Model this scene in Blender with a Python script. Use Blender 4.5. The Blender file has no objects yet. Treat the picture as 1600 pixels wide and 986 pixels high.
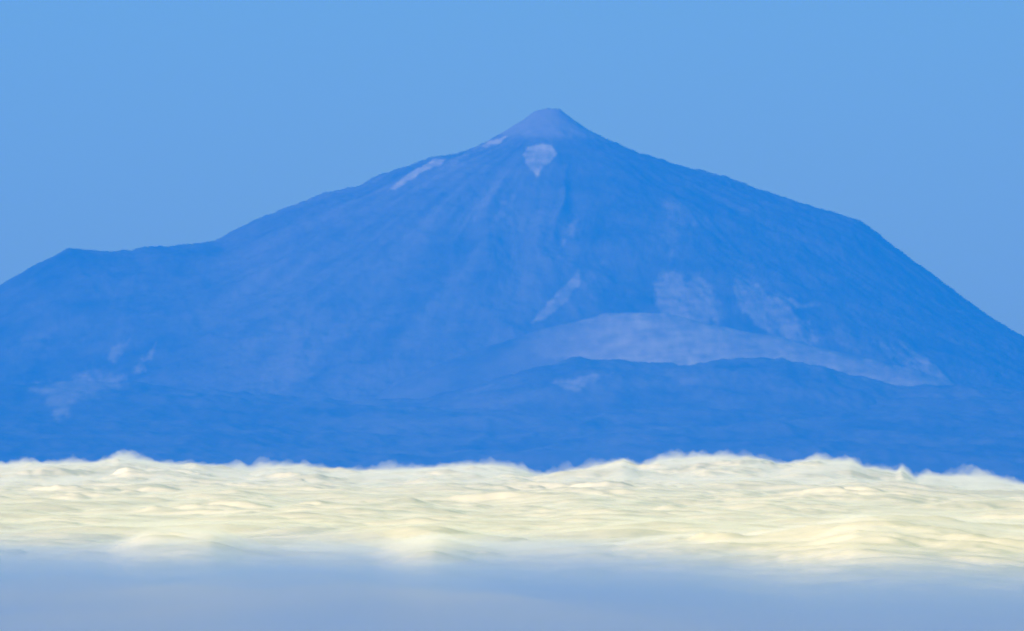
import bpy, math
import numpy as np
from mathutils import Vector

# ------------------------------------------------------------------ camera, sky, sun, exposure
S = bpy.context.scene
D = 60000.0            # metres from the camera to the summit
K = 3.1 / D            # tangent of one photo pixel
HC = 2100.0            # altitude of the camera
PX0, ROWH = 800.0, 692.0

cam_d = bpy.data.cameras.new('camera')
cam = bpy.data.objects.new('camera', cam_d)
S.collection.objects.link(cam)
cam.location = (0, 0, HC)
cam.rotation_euler = (math.radians(90) + math.atan((ROWH - 493) * K), 0, 0)
cam_d.sensor_width = 36
cam_d.lens = 36 / (1600 * K)
cam_d.clip_start = 10
cam_d.clip_end = 300000
S.camera = cam

SUN_EL, SUN_AZ = math.radians(18), math.radians(-138)   # azimuth measured from +Y towards +X: behind the camera, to the left
w = bpy.data.worlds.new('World'); S.world = w; w.use_nodes = True
nt = w.node_tree; nt.nodes.clear()
sky = nt.nodes.new('ShaderNodeTexSky'); sky.sky_type = 'NISHITA'; sky.sun_disc = False
sky.sun_elevation = SUN_EL; sky.sun_rotation = SUN_AZ
sky.altitude = 2100; sky.air_density = 1.8; sky.dust_density = 2.0; sky.ozone_density = 3.0
bg = nt.nodes.new('ShaderNodeBackground'); bg.inputs['Strength'].default_value = 0.12
wo = nt.nodes.new('ShaderNodeOutputWorld')
tint = nt.nodes.new('ShaderNodeMix'); tint.data_type = 'RGBA'; tint.blend_type = 'MULTIPLY'; tint.inputs[0].default_value = 1
tint.inputs[7].default_value = (0.84, 1.06, 0.18, 1)
nt.links.new(sky.outputs[0], tint.inputs[6]); nt.links.new(tint.outputs[2], bg.inputs[0]); nt.links.new(bg.outputs[0], wo.inputs[0])

sd = bpy.data.lights.new('sun', 'SUN'); sun = bpy.data.objects.new('sun', sd); S.collection.objects.link(sun)
sd.energy = 5.0; sd.angle = math.radians(0.5); sd.color = (1.0, 0.87, 0.88)
dirv = Vector((math.sin(SUN_AZ) * math.cos(SUN_EL), math.cos(SUN_AZ) * math.cos(SUN_EL), math.sin(SUN_EL)))
sun.rotation_euler = dirv.to_track_quat('Z', 'Y').to_euler()

S.view_settings.view_transform = 'Standard'; S.view_settings.look = 'None'
S.view_settings.exposure = 0.99; S.view_settings.gamma = 1; S.view_settings.use_curve_mapping = False
cy = S.cycles
cy.volume_bounces = 8; cy.max_bounces = 12; cy.transparent_max_bounces = 64
cy.diffuse_bounces = 3
cy.use_denoising = True
cy.pixel_filter_type = 'GAUSSIAN'; cy.filter_width = 2.4
cy.use_adaptive_sampling = True

# ------------------------------------------------------------------ noise helpers
def _hash(ix, iy, s):
    h = (ix.astype(np.int64) * 374761393 + iy.astype(np.int64) * 668265263 + s * 974634777) & 0xffffffff
    h = ((h ^ (h >> 13)) * 1274126177) & 0xffffffff
    return ((h ^ (h >> 16)) & 0xffffff) / float(0xffffff)
def noise(x, y, s=0):                       # gradient noise, about -1..1
    ix, iy = np.floor(x), np.floor(y); fx, fy = x - ix, y - iy
    u, v = fx ** 3 * (fx * (fx * 6 - 15) + 10), fy ** 3 * (fy * (fy * 6 - 15) + 10)
    def g(a, b):
        t = _hash(ix + a, iy + b, s) * 2 * np.pi
        return np.cos(t) * (fx - a) + np.sin(t) * (fy - b)
    return 1.5 * ((g(0, 0) * (1 - u) + g(1, 0) * u) * (1 - v) + (g(0, 1) * (1 - u) + g(1, 1) * u) * v)
def fbm(x, y, octs=5, s=0, gain=0.5, ridge=False):
    t, a, n = 0, 1.0, 0
    for i in range(octs):
        q = noise(x * 2 ** i + 17.3 * i, y * 2 ** i - 9.1 * i, s + i)
        t = t + a * ((1 - 2 * np.abs(q)) if ridge else q); n += a; a *= gain
    return t / n
def sstep(a, b, x):
    t = np.clip((x - a) / (b - a), 0, 1); return t * t * (3 - 2 * t)
def curve(pts):
    p = np.array(sorted(pts), float); return lambda v: np.interp(v, p[:, 0], p[:, 1])

def img(x, y, z):                           # where a point stands in the survey photograph
    return PX0 + x / (y * K), ROWH - (z - HC) / (y * K)
def alt(row, y):                            # altitude seen at a row at a distance
    return HC - (row - ROWH) * K * y

def grid_mesh(name, X, Y, Z, mat, zbot=None, attrs=None):
    ny, nx = X.shape
    co = np.stack([X, Y, Z], -1).reshape(-1, 3); n = len(co)
    idx = np.arange(n).reshape(ny, nx)
    q = np.stack([idx[:-1, :-1], idx[:-1, 1:], idx[1:, 1:], idx[1:, :-1]], -1).reshape(-1, 4)
    if zbot is not None:                    # close the body with a floor and side walls
        per = np.concatenate([idx[0, :-1], idx[:-1, -1], idx[-1, :0:-1], idx[:0:-1, 0]])
        bc = co[per].copy(); bc[:, 2] = zbot; m = len(per)
        b = n + np.arange(m); k2 = np.roll(np.arange(m), -1)
        side = np.stack([per, b, b[k2], per[k2]], -1)
        co = np.concatenate([co, bc])
        ctr = np.array([[X.mean(), Y.mean(), zbot]]); co = np.concatenate([co, ctr])
        tri = np.stack([np.full(m, n + m), b[k2], b], -1)
    else:
        side = np.zeros((0, 4), int); tri = np.zeros((0, 3), int)
    me = bpy.data.meshes.new(name)
    nq, ntr = len(q) + len(side), len(tri)
    loops = np.concatenate([q.ravel(), side.ravel(), tri.ravel()])
    starts = np.concatenate([np.arange(nq) * 4, nq * 4 + np.arange(ntr) * 3])
    me.vertices.add(len(co)); me.vertices.foreach_set('co', co.astype(np.float32).ravel())
    me.loops.add(len(loops)); me.loops.foreach_set('vertex_index', loops.astype(np.int32))
    me.polygons.add(nq + ntr); me.polygons.foreach_set('loop_start', starts.astype(np.int32))
    me.update(calc_edges=True); me.validate()
    me.polygons.foreach_set('use_smooth', np.ones(len(me.polygons), bool))
    for k, a in (attrs or {}).items():
        at = me.attributes.new(k, 'FLOAT', 'POINT')
        v = np.zeros(len(co), np.float32); v[:n] = a.ravel(); at.data.foreach_set('value', v)
    me.materials.append(mat)
    o = bpy.data.objects.new(name, me); S.collection.objects.link(o); return o
def tag(o, kind=None, label=None, category=None, group=None):
    for k, v in (('kind', kind), ('label', label), ('category', category), ('group', group)):
        if v: o[k] = v
    return o

# ------------------------------------------------------------------ materials
def rock_material():
    m = bpy.data.materials.new('volcanic_rock'); m.use_nodes = True
    t = m.node_tree; N = t.nodes; L = t.links; p = N['Principled BSDF']
    p.inputs['Roughness'].default_value = 1.0; p.inputs['Specular IOR Level'].default_value = 0.05
    g = N.new('ShaderNodeNewGeometry')
    mp = N.new('ShaderNodeVectorMath'); mp.operation = 'SCALE'; mp.inputs['Scale'].default_value = 1 / 260
    L.new(g.outputs['Position'], mp.inputs[0])
    n1 = N.new('ShaderNodeTexNoise'); n1.inputs['Scale'].default_value = 1; n1.inputs['Detail'].default_value = 9
    n1.inputs['Roughness'].default_value = 0.6
    L.new(mp.outputs[0], n1.inputs['Vector'])
    r = N.new('ShaderNodeValToRGB')
    r.color_ramp.elements[0].position = 0.3; r.color_ramp.elements[0].color = (0.02, 0.017, 0.015, 1)
    r.color_ramp.elements[1].position = 0.75; r.color_ramp.elements[1].color = (0.125, 0.10, 0.078, 1)
    L.new(n1.outputs[0], r.inputs[0])
    def attr(nm):
        a = N.new('ShaderNodeAttribute'); a.attribute_name = nm; return a.outputs['Fac']
    def mix(fac, a, col):
        x = N.new('ShaderNodeMix'); x.data_type = 'RGBA'; L.new(fac, x.inputs[0]); L.new(a, x.inputs[6])
        x.inputs[7].default_value = col; return x.outputs[2]
    c = mix(attr('pale_rock'), r.outputs[0], (0.20, 0.165, 0.135, 1))
    c = mix(attr('pumice'), c, (0.55, 0.45, 0.31, 1))
    L.new(c, p.inputs['Base Color'])
    return m
ROCK = rock_material()

def volume_material(name, color, density, aniso=0.0):
    m = bpy.data.materials.new(name); m.use_nodes = True
    t = m.node_tree; t.nodes.clear()
    o = t.nodes.new('ShaderNodeOutputMaterial'); v = t.nodes.new('ShaderNodeVolumePrincipled')
    v.inputs['Color'].default_value = (*color, 1); v.inputs['Density'].default_value = density
    v.inputs['Anisotropy'].default_value = aniso
    t.links.new(v.outputs[0], o.inputs['Volume'])
    return m

# ------------------------------------------------------------------ the mountain
LEFT = [(865,171),(858,169),(838,172.5),(825,181),(800,198),(780,211),(745,230),(720,239),(700,242),(670,247),(640,259),(590,275),(560,292),
        (500,306),(460,322),(400,345),(370,360),(335,379),(300,384),(260,388),(225,387),(205,393),(160,392),(108,388),(70,408),
        (30,430),(0,447),(-60,480),(-200,560),(-500,690),(-900,830),(-1700,880)]
RIGHT = [(865,171),(868,169),(875,170),(881,176),(892,185),(920,203),(950,218),(972,228),(1000,240),(1040,252),(1080,265),(1130,276),(1180,295),
         (1230,312),(1280,327),(1345,347),(1370,365),(1400,390),(1450,425),(1500,462),(1550,498),(1600,527),(1700,580),
         (1900,650),(2200,740),(2600,850),(3400,880)]
lf = curve([(865 - a, b) for a, b in LEFT]); rf = curve([(a - 865, b) for a, b in RIGHT])
ff = curve([(0,169.5),(10,171),(108,229),(150,245),(200,262),(300,308),(365,338),(500,408),(700,510),(900,605),(1200,700),(1700,830),(3000,880)])
XS = (865 - PX0) * 3.1                       # summit x

# pale pumice and scree fields: outline, strength
PATCHES = [
 ([(820,243),(828,232),(845,226),(862,230),(869,240),(858,250),(847,262),(838,277),(829,262)], 0.78, 2.5),
 ([(602,299),(622,282),(650,265),(680,250),(700,247),(690,259),(660,271),(635,283),(615,296)], 0.85, 2.5),
 ([(750,231),(765,220),(792,213),(780,224),(758,233)], 0.8, 2.5),
 ([(690,264),(712,246),(740,232),(730,246),(705,262)], 0.3, 5),
 ([(826,506),(850,482),(880,452),(905,418),(905,450),(882,475),(852,497)], 0.42, 3),
 ([(875,388),(885,350),(905,340),(910,350),(892,375)], 0.25, 5),
 ([(775,340),(792,305),(805,305),(795,335),(770,360)], 0.22, 6),
 ([(1030,490),(1022,450),(1040,425),(1060,418),(1072,440),(1095,430),(1115,450),(1132,502),(1080,508)], 0.42, 5),
 ([(1150,428),(1175,438),(1200,458),(1285,476),(1232,482),(1252,500),(1290,545),(1200,525),(1155,480)], 0.42, 5),
 ([(1300,500),(1330,520),(1390,560),(1340,560),(1290,530)], 0.15, 8),
 ([(1365,530),(1385,535),(1440,570),(1495,600),(1430,590)], 0.4, 4),
 ([(1398,528),(1415,535),(1495,602),(1460,590)], 0.45, 3),
 ([(1035,315),(1055,303),(1072,340),(1060,385),(1050,420),(1040,380)], 0.16, 6),
 ([(1080,350),(1090,340),(1085,380),(1075,385)], 0.12, 4),
 ([(45,607),(90,600),(130,585),(195,592),(180,608),(120,622),(95,656),(75,635)], 0.36, 8),
 ([(168,555),(180,535),(208,528),(200,545),(180,562)], 0.3, 5),
 ([(203,582),(222,560),(245,541),(235,560),(215,577)], 0.38, 4),
 ([(40,520),(75,520),(70,545),(30,550)], 0.14, 8),
 ([(905,430),(940,400),(950,440),(930,470),(910,460)], 0.14, 8),
]
HILL_PATCH = [
 ([(800,530),(880,500),(940,485),(1000,478),(1040,480),(1090,495),(1160,512),(1230,525),(1300,545),(1380,562),(1440,575),(1495,598),
   (1500,612),(1400,612),(1330,600),(1270,585),(1130,580),(1000,585),(900,570),(830,550)], 0.58, 6),
 ([(1200,545),(1240,552),(1300,570),(1380,590),(1480,597),(1480,612),(1340,612),(1260,580)], 0.8, 4),
 ([(940,495),(1000,488),(1060,500),(1100,525),(1110,580),(1000,580),(930,560)], 0.66, 10),
 ([(600,600),(700,560),(790,533),(840,520),(820,545),(700,585)], 0.22, 8),
]
RIDGE_PATCH = [
 ([(868,603),(900,590),(965,581),(935,598),(890,609)], 0.42, 5),
 ([(1040,588),(1110,575),(1150,590),(1120,605),(1060,600)], 0.12, 8),
]
DARK = [([(795,298),(805,308),(735,400),(650,495),(590,575),(565,560),(630,460),(700,380)], 0.85, 12),
        ([(640,300),(660,300),(560,360),(450,430),(380,480),(420,425),(520,355)], 0.6, 12),
        ([(730,330),(740,335),(690,400),(610,480),(560,540),(600,460),(660,390)], 0.35, 10),
        ([(560,560),(600,540),(700,520),(860,470),(900,500),(760,530),(640,580)], 0.4, 14),
        ([(880,260),(1010,270),(1030,380),(1000,470),(930,400),(910,320)], 0.8, 22),
        ([(640,262),(700,246),(745,233),(700,252),(620,282),(570,300)], 0.8, 5)]
def poly_mask(px, py, poly, soft):
    p = np.array(poly, float); inside = np.zeros(px.shape, bool); dist = np.full(px.shape, 1e9)
    bb = (px > p[:, 0].min() - 3 * soft) & (px < p[:, 0].max() + 3 * soft) & (py > p[:, 1].min() - 3 * soft) & (py < p[:, 1].max() + 3 * soft)
    x, y = px[bb], py[bb]; ins = np.zeros(x.shape, bool); ds = np.full(x.shape, 1e9)
    for (x1, y1), (x2, y2) in zip(p, np.roll(p, -1, 0)):
        c = ((y1 > y) != (y2 > y)) & (x < (x2 - x1) * (y - y1) / (y2 - y1 + 1e-9) + x1); ins ^= c
        t = np.clip(((x - x1) * (x2 - x1) + (y - y1) * (y2 - y1)) / ((x2 - x1) ** 2 + (y2 - y1) ** 2), 0, 1)
        ds = np.minimum(ds, np.hypot(x - x1 - t * (x2 - x1), y - y1 - t * (y2 - y1)))
    sd_ = np.where(ins, ds, -ds); out = np.zeros(px.shape); out[bb] = sstep(-soft, soft, sd_); return out
def paint(px, py, patches, s):
    wx = px + 16 * fbm(px / 40, py / 40, 5, s); wy = py + 11 * fbm(px / 40, py / 40, 4, s + 50)
    m = np.zeros(px.shape); grain = fbm(px / 16 + py / 60, py / 16 - px / 60, 5, s + 120, 0.6)
    for poly, k, soft in patches:
        small = soft < 4
        a = poly_mask(px + (wx - px) * (0.6 if small else 1), py + (wy - py) * (0.6 if small else 1), poly, soft * (1.5 if small else 2.2))
        a = sstep(0.22, 0.85, a + (0.5 if small else 0.75) * grain * (a > 0.02))
        m = np.maximum(m, k * a)
    br = 0.78 + 0.55 * fbm(px / 70 + py / 25, py / 9, 4, s + 95) + 0.6 * fbm(px / 26, py / 14, 4, s + 90)
    return np.clip(m * br * (1 if s != 407 else np.interp(px, [780, 860, 1000, 1100, 1250, 1500], [0.1, 0.35, 1.0, 1.05, 0.85, 0.75])), 0, 1)

def cone_alt(X, Y):
    dx, dy = X - XS, Y - D
    ang = np.arctan2(dx, -dy)                # 0 faces the camera
    r = np.hypot(dx, dy)
    rn = r * (1 + 0.05 * sstep(300, 1500, r) * np.abs(np.sin(ang * 1.0 - 1.57)) * fbm(ang * 1.6, r / 2500, 3, 5))
    rp = rn / 3.1
    wgt = 0.5 + 0.5 * dx / np.maximum(r, 1e-3)
    row = wgt * rf(rp) + (1 - wgt) * lf(rp)
    wf = sstep(0.05, 0.75, np.abs(np.cos(ang)))
    row = row * (1 - wf) + np.maximum(ff(rp), np.minimum(row, 260)) * wf
    z = HC - (row - ROWH) * 3.1
    # gullies and lava levees running down the slope
    front = np.cos(ang)
    amp = sstep(250, 1200, r) * (0.25 + 0.75 * sstep(-0.1, 0.35, front))
    gul = fbm(ang * 4.2 + 0.7 * noise(r / 900, ang * 3, 9) + 0.12 * noise(X / 300, Y / 300, 8), r / 1500 + 0.5 * noise(X / 600, Y / 600, 19), 3, 21, 0.4, ridge=True)
    gul2 = fbm(ang * 17, r / 900, 4, 41, 0.5)
    z = z + amp * (33 * gul + 2 * gul2) - amp * 17
    z = z + (9 + 8 * amp) * fbm(X / 90, Y / 90, 5, 61, 0.6) + 7 * np.exp(-(dy / 500) ** 2) * sstep(120, 400, r) * fbm(X / 38, Y / 60, 3, 63)
    return z, ang, r, gul
def mountain():
    xs = np.concatenate([np.arange(-9000, -3000, 60.0), np.arange(-3000, 3000, 6.5), np.arange(3000, 9001, 60.0)])
    ys = np.concatenate([np.arange(D - 5600, D - 300, 14.0), np.arange(D - 300, D + 300, 6.0), np.arange(D + 300, D + 7000, 90.0)])
    X, Y = np.meshgrid(xs, ys)
    Z, ang, r, gul = cone_alt(X, Y)
    # low saddle hill behind the left shoulder
    px, py = img(X, Y, Z)
    fr = (Y < D + 40)
    pum = paint(px, py, PATCHES, 300) * fr
    # paler slopes on the left half; darker on the right and down the middle
    pale_amt = 0.5 + 0.9 * fbm(ang * 7 + 3, r / 2600, 4, 77) + 0.3 * fbm(X / 500, Y / 500, 4, 78)
    side = np.interp(px, [0, 250, 450, 750, 850, 1000, 1300, 1600], [.0, .15, .85, .9, .35, .05, .1, .15])
    pale_amt = np.clip(pale_amt * side * 1.1, 0, 1)
    for poly, k, soft in DARK:
        pale_amt = pale_amt * (1 - k * poly_mask(px + 10 * fbm(px / 50, py / 50, 4, 310), py + 10 * fbm(px / 50, py / 50, 4, 320), poly, soft))
    piton = sstep(229, 211, py + 9 * fbm(px / 18, py / 12, 4, 83) + 0.0004 * (px - 868) ** 2) * sstep(330, 230, r)
    pale_amt = np.clip(np.maximum(pale_amt, 0.8 * piton), 0, 1); pum = np.maximum(pum, 0.11 * piton * (1 + fbm(X / 60, Y / 60, 3, 79)))
    o = grid_mesh('mountain', X, Y, Z, ROCK, None, {'pumice': pum, 'pale_rock': pale_amt})
    tag(o, 'structure')
mountain()

def ridge_body(name, crest, yc, wf, wb, xs, ys, patches, seed, rough, wbase, floor_row=760):
    X, Y = np.meshgrid(xs, ys)
    px = PX0 + X / (Y * K)
    cr = curve(crest)(px)
    cr = cr + 0
    t = np.where(Y < yc, (yc - Y) / wf, (Y - yc) / wb)
    prof = np.exp(-t ** 2)
    top = alt(cr, yc); base = alt(floor_row, yc)
    Z = base + (top - base) * prof
    Z = Z + rough * prof * fbm(X / 180, Y / 260, 6, seed, 0.55)
    px, py = img(X, Y, Z)
    pum = paint(px, py, patches, seed + 7)
    pale_amt = np.clip(wbase + 0.6 * fbm(X / 420, Y / 300, 5, seed + 3), 0, 1)
    return grid_mesh(name, X, Y, Z, ROCK, None, {'pumice': pum, 'pale_rock': pale_amt})
HILL = [(300,780),(480,690),(560,640),(620,595),(700,563),(800,529),(860,510),(940,492),(1000,486.5),(1040,489),(1090,502),(1160,517),
        (1230,529),(1300,547),(1380,565),(1440,580),(1493,601),(1540,640),(1650,760)]
o = ridge_body('pale_hill', HILL, D - 3000, 900, 700, np.arange(-2000, 2900, 8.0), np.arange(D - 5000, D - 1500, 14.0), HILL_PATCH, 400, 16, 0.35)
tag(o, 'structure')
LAVA = [(380,760),(600,650),(700,615),(780,590),(860,570),(900,561),(960,560),(1000,568),(1060,571),(1130,563),(1230,563),(1290,574),
        (1330,588),(1400,602),(1500,602),(1600,612),(1750,640),(2100,760)]
o = ridge_body('lava_ridge', LAVA, D - 4200, 1500, 600, np.arange(-2000, 4200, 9.0), np.arange(D - 7000, D - 3000, 16.0), RIDGE_PATCH, 500, 34, 0.3)
tag(o, 'structure')

def foothills():
    X, Y = np.meshgrid(np.arange(-6000, 6000, 14.0), np.arange(D - 11000, D - 3500, 22.0))
    row = np.interp(Y, [D - 11000, D - 8500, D - 6500, D - 5000, D - 4200, D - 3500], [800, 745, 690, 640, 622, 640])
    pxx = PX0 + X / (Y * K)
    row = row - 22 * sstep(700, 100, pxx) + 8 * np.sin(pxx / 260)
    Z = alt(row, Y) + 60 * fbm(X / 900, Y / 700, 6, 600, 0.5) + 22 * fbm(X / 260, Y / 700, 4, 620, 0.5, ridge=True)
    px, py = img(X, Y, Z)
    pum = paint(px, py, [([(45,607),(90,600),(130,585),(195,592),(180,608),(120,622),(95,656),(75,635)], 0.36, 8)], 640)
    pale_amt = np.clip(np.interp(px, [0, 300, 600, 1000, 1600], [.15, .45, .6, .45, .35]) * (0.8 + 1.2 * fbm(X / 800, Y / 500, 6, 650)), 0, 1)
    o = grid_mesh('foothills', X, Y, Z, ROCK, None, {'pumice': pum, 'pale_rock': pale_amt})
    tag(o, 'structure')
foothills()

# the island's lower flanks and the sea, far under the cloud
def sea():
    m = bpy.data.materials.new('sea_water'); m.use_nodes = True; t = m.node_tree; p = t.nodes['Principled BSDF']
    p.inputs['Base Color'].default_value = (0.01, 0.03, 0.06, 1); p.inputs['Roughness'].default_value = 0.15
    n = t.nodes.new('ShaderNodeTexNoise'); n.inputs['Scale'].default_value = 900; n.inputs['Detail'].default_value = 6
    b = t.nodes.new('ShaderNodeBump'); b.inputs['Strength'].default_value = 0.4
    t.links.new(n.outputs[0], b.inputs['Height']); t.links.new(b.outputs[0], p.inputs['Normal'])
    X, Y = np.meshgrid(np.linspace(-28000, 28000, 9), np.linspace(-9000, 79000, 9))
    tag(grid_mesh('sea', X, Y, X * 0, m), 'structure')
    # island slopes down from the caldera to the coast
    a = np.linspace(0, 2 * np.pi, 181); rr = np.linspace(0, 19000, 60)
    A, R = np.meshgrid(a, rr)
    Z = np.interp(R, [0, 7000, 12000, 19000], [1650, 1450, 800, -20]) + 160 * sstep(0, 6000, R) * fbm(np.cos(A) * R / 3000, np.sin(A) * R / 3000, 5, 700)
    Z[-1] = -20
    tag(grid_mesh('island_slopes', XS + R * np.sin(A) * 0.98, D - 1 + R * np.cos(A) * 0.95, Z, ROCK, None, {'pumice': Z * 0, 'pale_rock': Z * 0 + 0.1}), 'structure')
sea()

# ------------------------------------------------------------------ clouds
CLOUD = bpy.data.materials.new('cloud_body'); CLOUD.use_nodes = True
_p = CLOUD.node_tree.nodes['Principled BSDF']; _p.inputs['Base Color'].default_value = (0.77, 0.645, 0.46, 1)
_p.inputs['Roughness'].default_value = 1; _p.inputs['Specular IOR Level'].default_value = 0
VEIL = volume_material('cloud_veil', (0.99, 0.915, 0.78), 0.016, 0.0)
WISP = volume_material('cloud_wisp', (0.99, 0.92, 0.84), 0.009, 0.0)
def roll(x, y, lx, ly, s, octs=6, gain=0.52):
    wx = x / lx + 0.55 * noise(x / lx * 0.7, y / ly * 0.7, s + 80)
    wy = y / ly + 0.55 * noise(x / lx * 0.7 + 9, y / ly * 0.7, s + 81)
    t, a, n = 0, 1.0, 0
    for i in range(octs):
        k = 1.9 ** i
        q = np.sqrt(noise(wx * k + 3.1 * i, wy * k - 5.7 * i, s + i) ** 2 + 0.012) - 0.05
        t = t + a * q; n += a; a *= gain
    return t / n * 2.2                       # 0..~1, round tops and sharp creases
TOPLINE = [(-900,730),(-400,722),(-100,726),(0,716),(90,716),(150,714),(185,709),(250,716),(330,723),(390,730),(410,724),(470,720),(520,727),(600,728),(680,724),
           (770,720),(800,722),(835,735),(880,732),(940,725),(975,708),(1000,719),(1030,711),(1100,707),(1190,707),(1215,716),(1280,710),
           (1330,712),(1350,724),(1400,733),(1410,728),(1430,748),(1450,738),(1500,742),(1540,745),(1600,752),(1800,735),(2200,728),(2600,735)]
def cloud_sea():
    xs = np.concatenate([np.arange(-3500, -950, 20.0), np.arange(-950, 950, 2.4), np.arange(950, 3501, 20.0)]); ys = np.concatenate([np.arange(5400, 13600, 4.2), np.arange(13600, 15000, 14.0)])
    X, Y = np.meshgrid(xs, ys); px = PX0 + X / (Y * K)
    row = np.interp(Y, [5400, 6000, 7000, 8500, 10500, 12000, 12700], [872, 844, 817, 790, 771, 758, 745])
    tl = curve(TOPLINE)(px) + 9 * fbm(X / 28, Y / 60, 5, 980, 0.55); mx = sstep(11000, 12900, Y)
    row = row * (1 - mx) + (tl + 15) * mx + (1 - mx) * 20 * sstep(1330, 1560, px) * sstep(7000, 10500, Y)
    Z = alt(row, Y)
    amp = np.interp(Y, [5400, 6500, 9000, 12000, 13000, 15000], [7, 8, 9, 8, 4, 4])
    Z = Z + amp * (roll(X, Y, 260, 620, 900, 6, 0.46) - 0.42)
    lump = np.interp(Y, [5400, 8000, 11500, 13000, 15000], [9, 13, 16, 10, 8])
    Z = Z + lump * (roll(X, Y, 130, 62, 950, 6, 0.5) - 0.45) * (0.6 + 0.5 * fbm(X / 400, Y / 500, 2, 990))
    back = sstep(13300, 15000, Y); Z = Z - 60 * back
    Z = Z - 60 * sstep(5700, 5400, Y)
    Z = Z - 1.5
    o = grid_mesh('cloud_sea', X, Y, Z, CLOUD, 1900)
    wisp = 1.2 + 3.5 * np.clip(fbm(X / 45, Y / 55, 5, 1010, 0.6) + 0.1, 0, 1) + 0.8 * fbm(X / 12, Y / 20, 3, 1020)
    v = grid_mesh('cloud_veil', X[::2, ::2], Y[::2, ::2], (Z + np.maximum(wisp, 0.4))[::2, ::2], VEIL, 1899)
    v.parent = o
    k = (ys > 11200) & (ys < 14600)
    Xc, Yc, Zc = X[k][:, ::1], Y[k], Z[k]
    tuft = 2.5 + 20 * np.clip(fbm(Xc / 48, Yc / 90, 6, 1030, 0.62) + 0.02, 0, 1) + 2.5 * np.abs(fbm(Xc / 14, Yc / 30, 4, 1040, 0.6))
    pxc = PX0 + Xc / (Yc * K)
    tuft = tuft * (0.35 + 0.95 * sstep(-0.3, 0.5, noise(Xc / 75, Yc / 300, 1050))) + 10 * np.exp(-((pxc - 1525) / 40) ** 2) * np.clip(0.4 + fbm(Xc / 16, Yc / 40, 3, 1060), 0, 2)
    v = grid_mesh('cloud_wisp', Xc[::2], Yc[::2], (Zc + tuft)[::2], WISP, 1898)
    v.parent = o
    tag(o, 'stuff', 'bright creamy white sea of cloud rolling below the dark blue mountain', 'cloud')
cloud_sea()
NEAR = [(-700,850),(-200,842),(0,858),(100,858),(170,856),(220,838),(330,831),(380,848),(450,854),(560,856),(590,858),(615,848),(640,841),(680,834),(740,845),(870,853),(960,855),
        (1060,840),(1170,836),(1260,826),(1340,811),(1400,811),(1480,818),(1600,829),(1900,840),(2300,850)]
def cloud_bank():
    xs = np.concatenate([np.arange(-3000, -700, 16.0), np.arange(-700, 700, 1.7), np.arange(700, 3001, 16.0)]); ys = np.arange(4000, 5700, 3.2)
    X, Y = np.meshgrid(xs, ys); px = PX0 + X / (Y * K)
    thin = sstep(960, 800, px) * (1 - 0.1 * np.exp(-((px - 650) / 70) ** 2))    # the left half is barely more than vapour
    cr = curve(NEAR)(px) + 6 + 9 * thin
    top = alt(cr, 4950.0); base = HC - 62
    t = (Y - 4950) / np.where(Y < 4950, 330, 420)
    Z = base + (top - base) * np.exp(-t ** 2)
    e = np.exp(-t ** 2 / 2)
    Z = Z + e * (5.0 * (roll(X, Y, 110, 60, 1200) - 0.45) + 2.4 * (roll(X, Y, 40, 30, 1250, 4) - 0.45))
    o = grid_mesh('cloud_bank', X, Y, Z, CLOUD, HC - 75)
    tag(o, 'stuff', 'low greyish white cloud bank fading into the blue mist', 'cloud')
    wisp = e * (1.2 + (2.5 + 4.5 * thin) * np.clip(fbm(X / 40, Y / 60, 5, 1270, 0.6) + 0.25, 0, 1) + 0.8 * np.abs(fbm(X / 10, Y / 18, 3, 1280)))
    v = grid_mesh('cloud_veil', X[::2, ::2], Y[::2, ::2], (Z + 0.3 + wisp)[::2, ::2], volume_material('thin_veil', (0.99, 0.92, 0.86), 0.014, 0.0), HC - 76)
    v.parent = o
cloud_bank()
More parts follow.
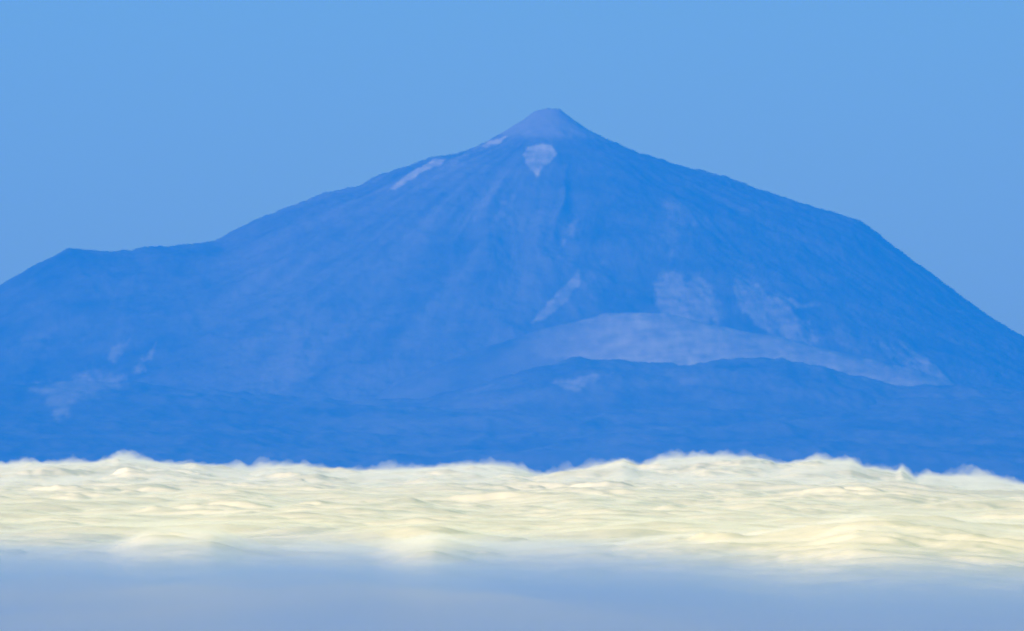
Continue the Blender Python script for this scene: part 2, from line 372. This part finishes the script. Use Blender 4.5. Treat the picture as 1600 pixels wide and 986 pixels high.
def mist():
    swell = curve([(-900, 838), (0, 834), (160, 838), (230, 852), (340, 849), (420, 838), (560, 842), (595, 847), (630, 859), (690, 857), (760, 847), (900, 845), (1040, 853), (1160, 866), (1250, 876), (1450, 872), (1600, 879), (2400, 875)])
    root = bpy.data.objects.new('mist', None); S.collection.objects.link(root); root.location = (0, 4300, HC - 60)
    tag(root, 'stuff', 'smooth mist tinted blue grey as if shaded, filling the foot of the picture', 'mist')
    X, Y = np.meshgrid(np.arange(-3200, 3201, 8.0), np.arange(-1500, 8000, 30.0))
    px = PX0 + X / (np.maximum(Y, 2500) * K)
    for i, (dr, den) in enumerate([(-18, 0.00035), (-6, 0.0005), (7, 0.0006), (22, 0.0008), (40, 0.0010), (62, 0.0012)]):
        top = alt(swell(px) + dr, 4300.0) + 6.0 * fbm(X / 48, Y / 170, 6, 1300 + 11 * i, 0.58)
        low = HC - 52 - i * 2 + 2 * fbm(X / 190, Y / 700, 3, 1400 + 7 * i)
        t = np.where(Y < 4300, (4300 - Y) / 900, (Y - 4300) / 450)
        Z = low + (top - low) * np.exp(-t ** 2)
        o = grid_mesh('mist_layer', X, Y, Z, volume_material('mist_shade_tint', (0.295, 0.43, 0.76), den, 0.0), HC - 120 - i)  # blue grey tint puts the shade into the colour of white mist
        o.parent = root; o.matrix_parent_inverse = root.matrix_basis.inverted()
    # a thin, paler sheet drifting through the left of it
    k = np.clip(0.55 + 1.1 * fbm(X / 170, Y / 600, 5, 1390), 0, 1) * sstep(1300, 700, px)
    Z = HC - 56 + (alt(888.0, 3900.0) - HC + 56) * k * np.exp(-((Y - 3900) / 500) ** 2)
    o = grid_mesh('mist_sheet', X, Y, Z, volume_material('pale_mist', (0.74, 0.67, 0.62), 0.0016, 0.0), HC - 57)
    o.parent = root; o.matrix_parent_inverse = root.matrix_basis.inverted()
mist()

# ------------------------------------------------------------------ the air
def haze():
    m = volume_material('haze_air', (0.012, 0.25, 1.0), 2.85e-5, 0.0)
    x0, x1, y0, y1, z0, z1 = -30000, 30000, -10000, 80000, -21, 5400
    v = [(x, y, z) for z in (z0, z1) for y in (y0, y1) for x in (x0, x1)]
    f = [(0, 2, 3, 1), (4, 5, 7, 6), (0, 1, 5, 4), (2, 6, 7, 3), (0, 4, 6, 2), (1, 3, 7, 5)]
    me = bpy.data.meshes.new('haze'); me.from_pydata(v, [], f); me.update(); me.materials.append(m)
    o = bpy.data.objects.new('haze', me); S.collection.objects.link(o)
    tag(o, 'stuff', 'pale blue air between the camera and the far mountain', 'haze')
haze()
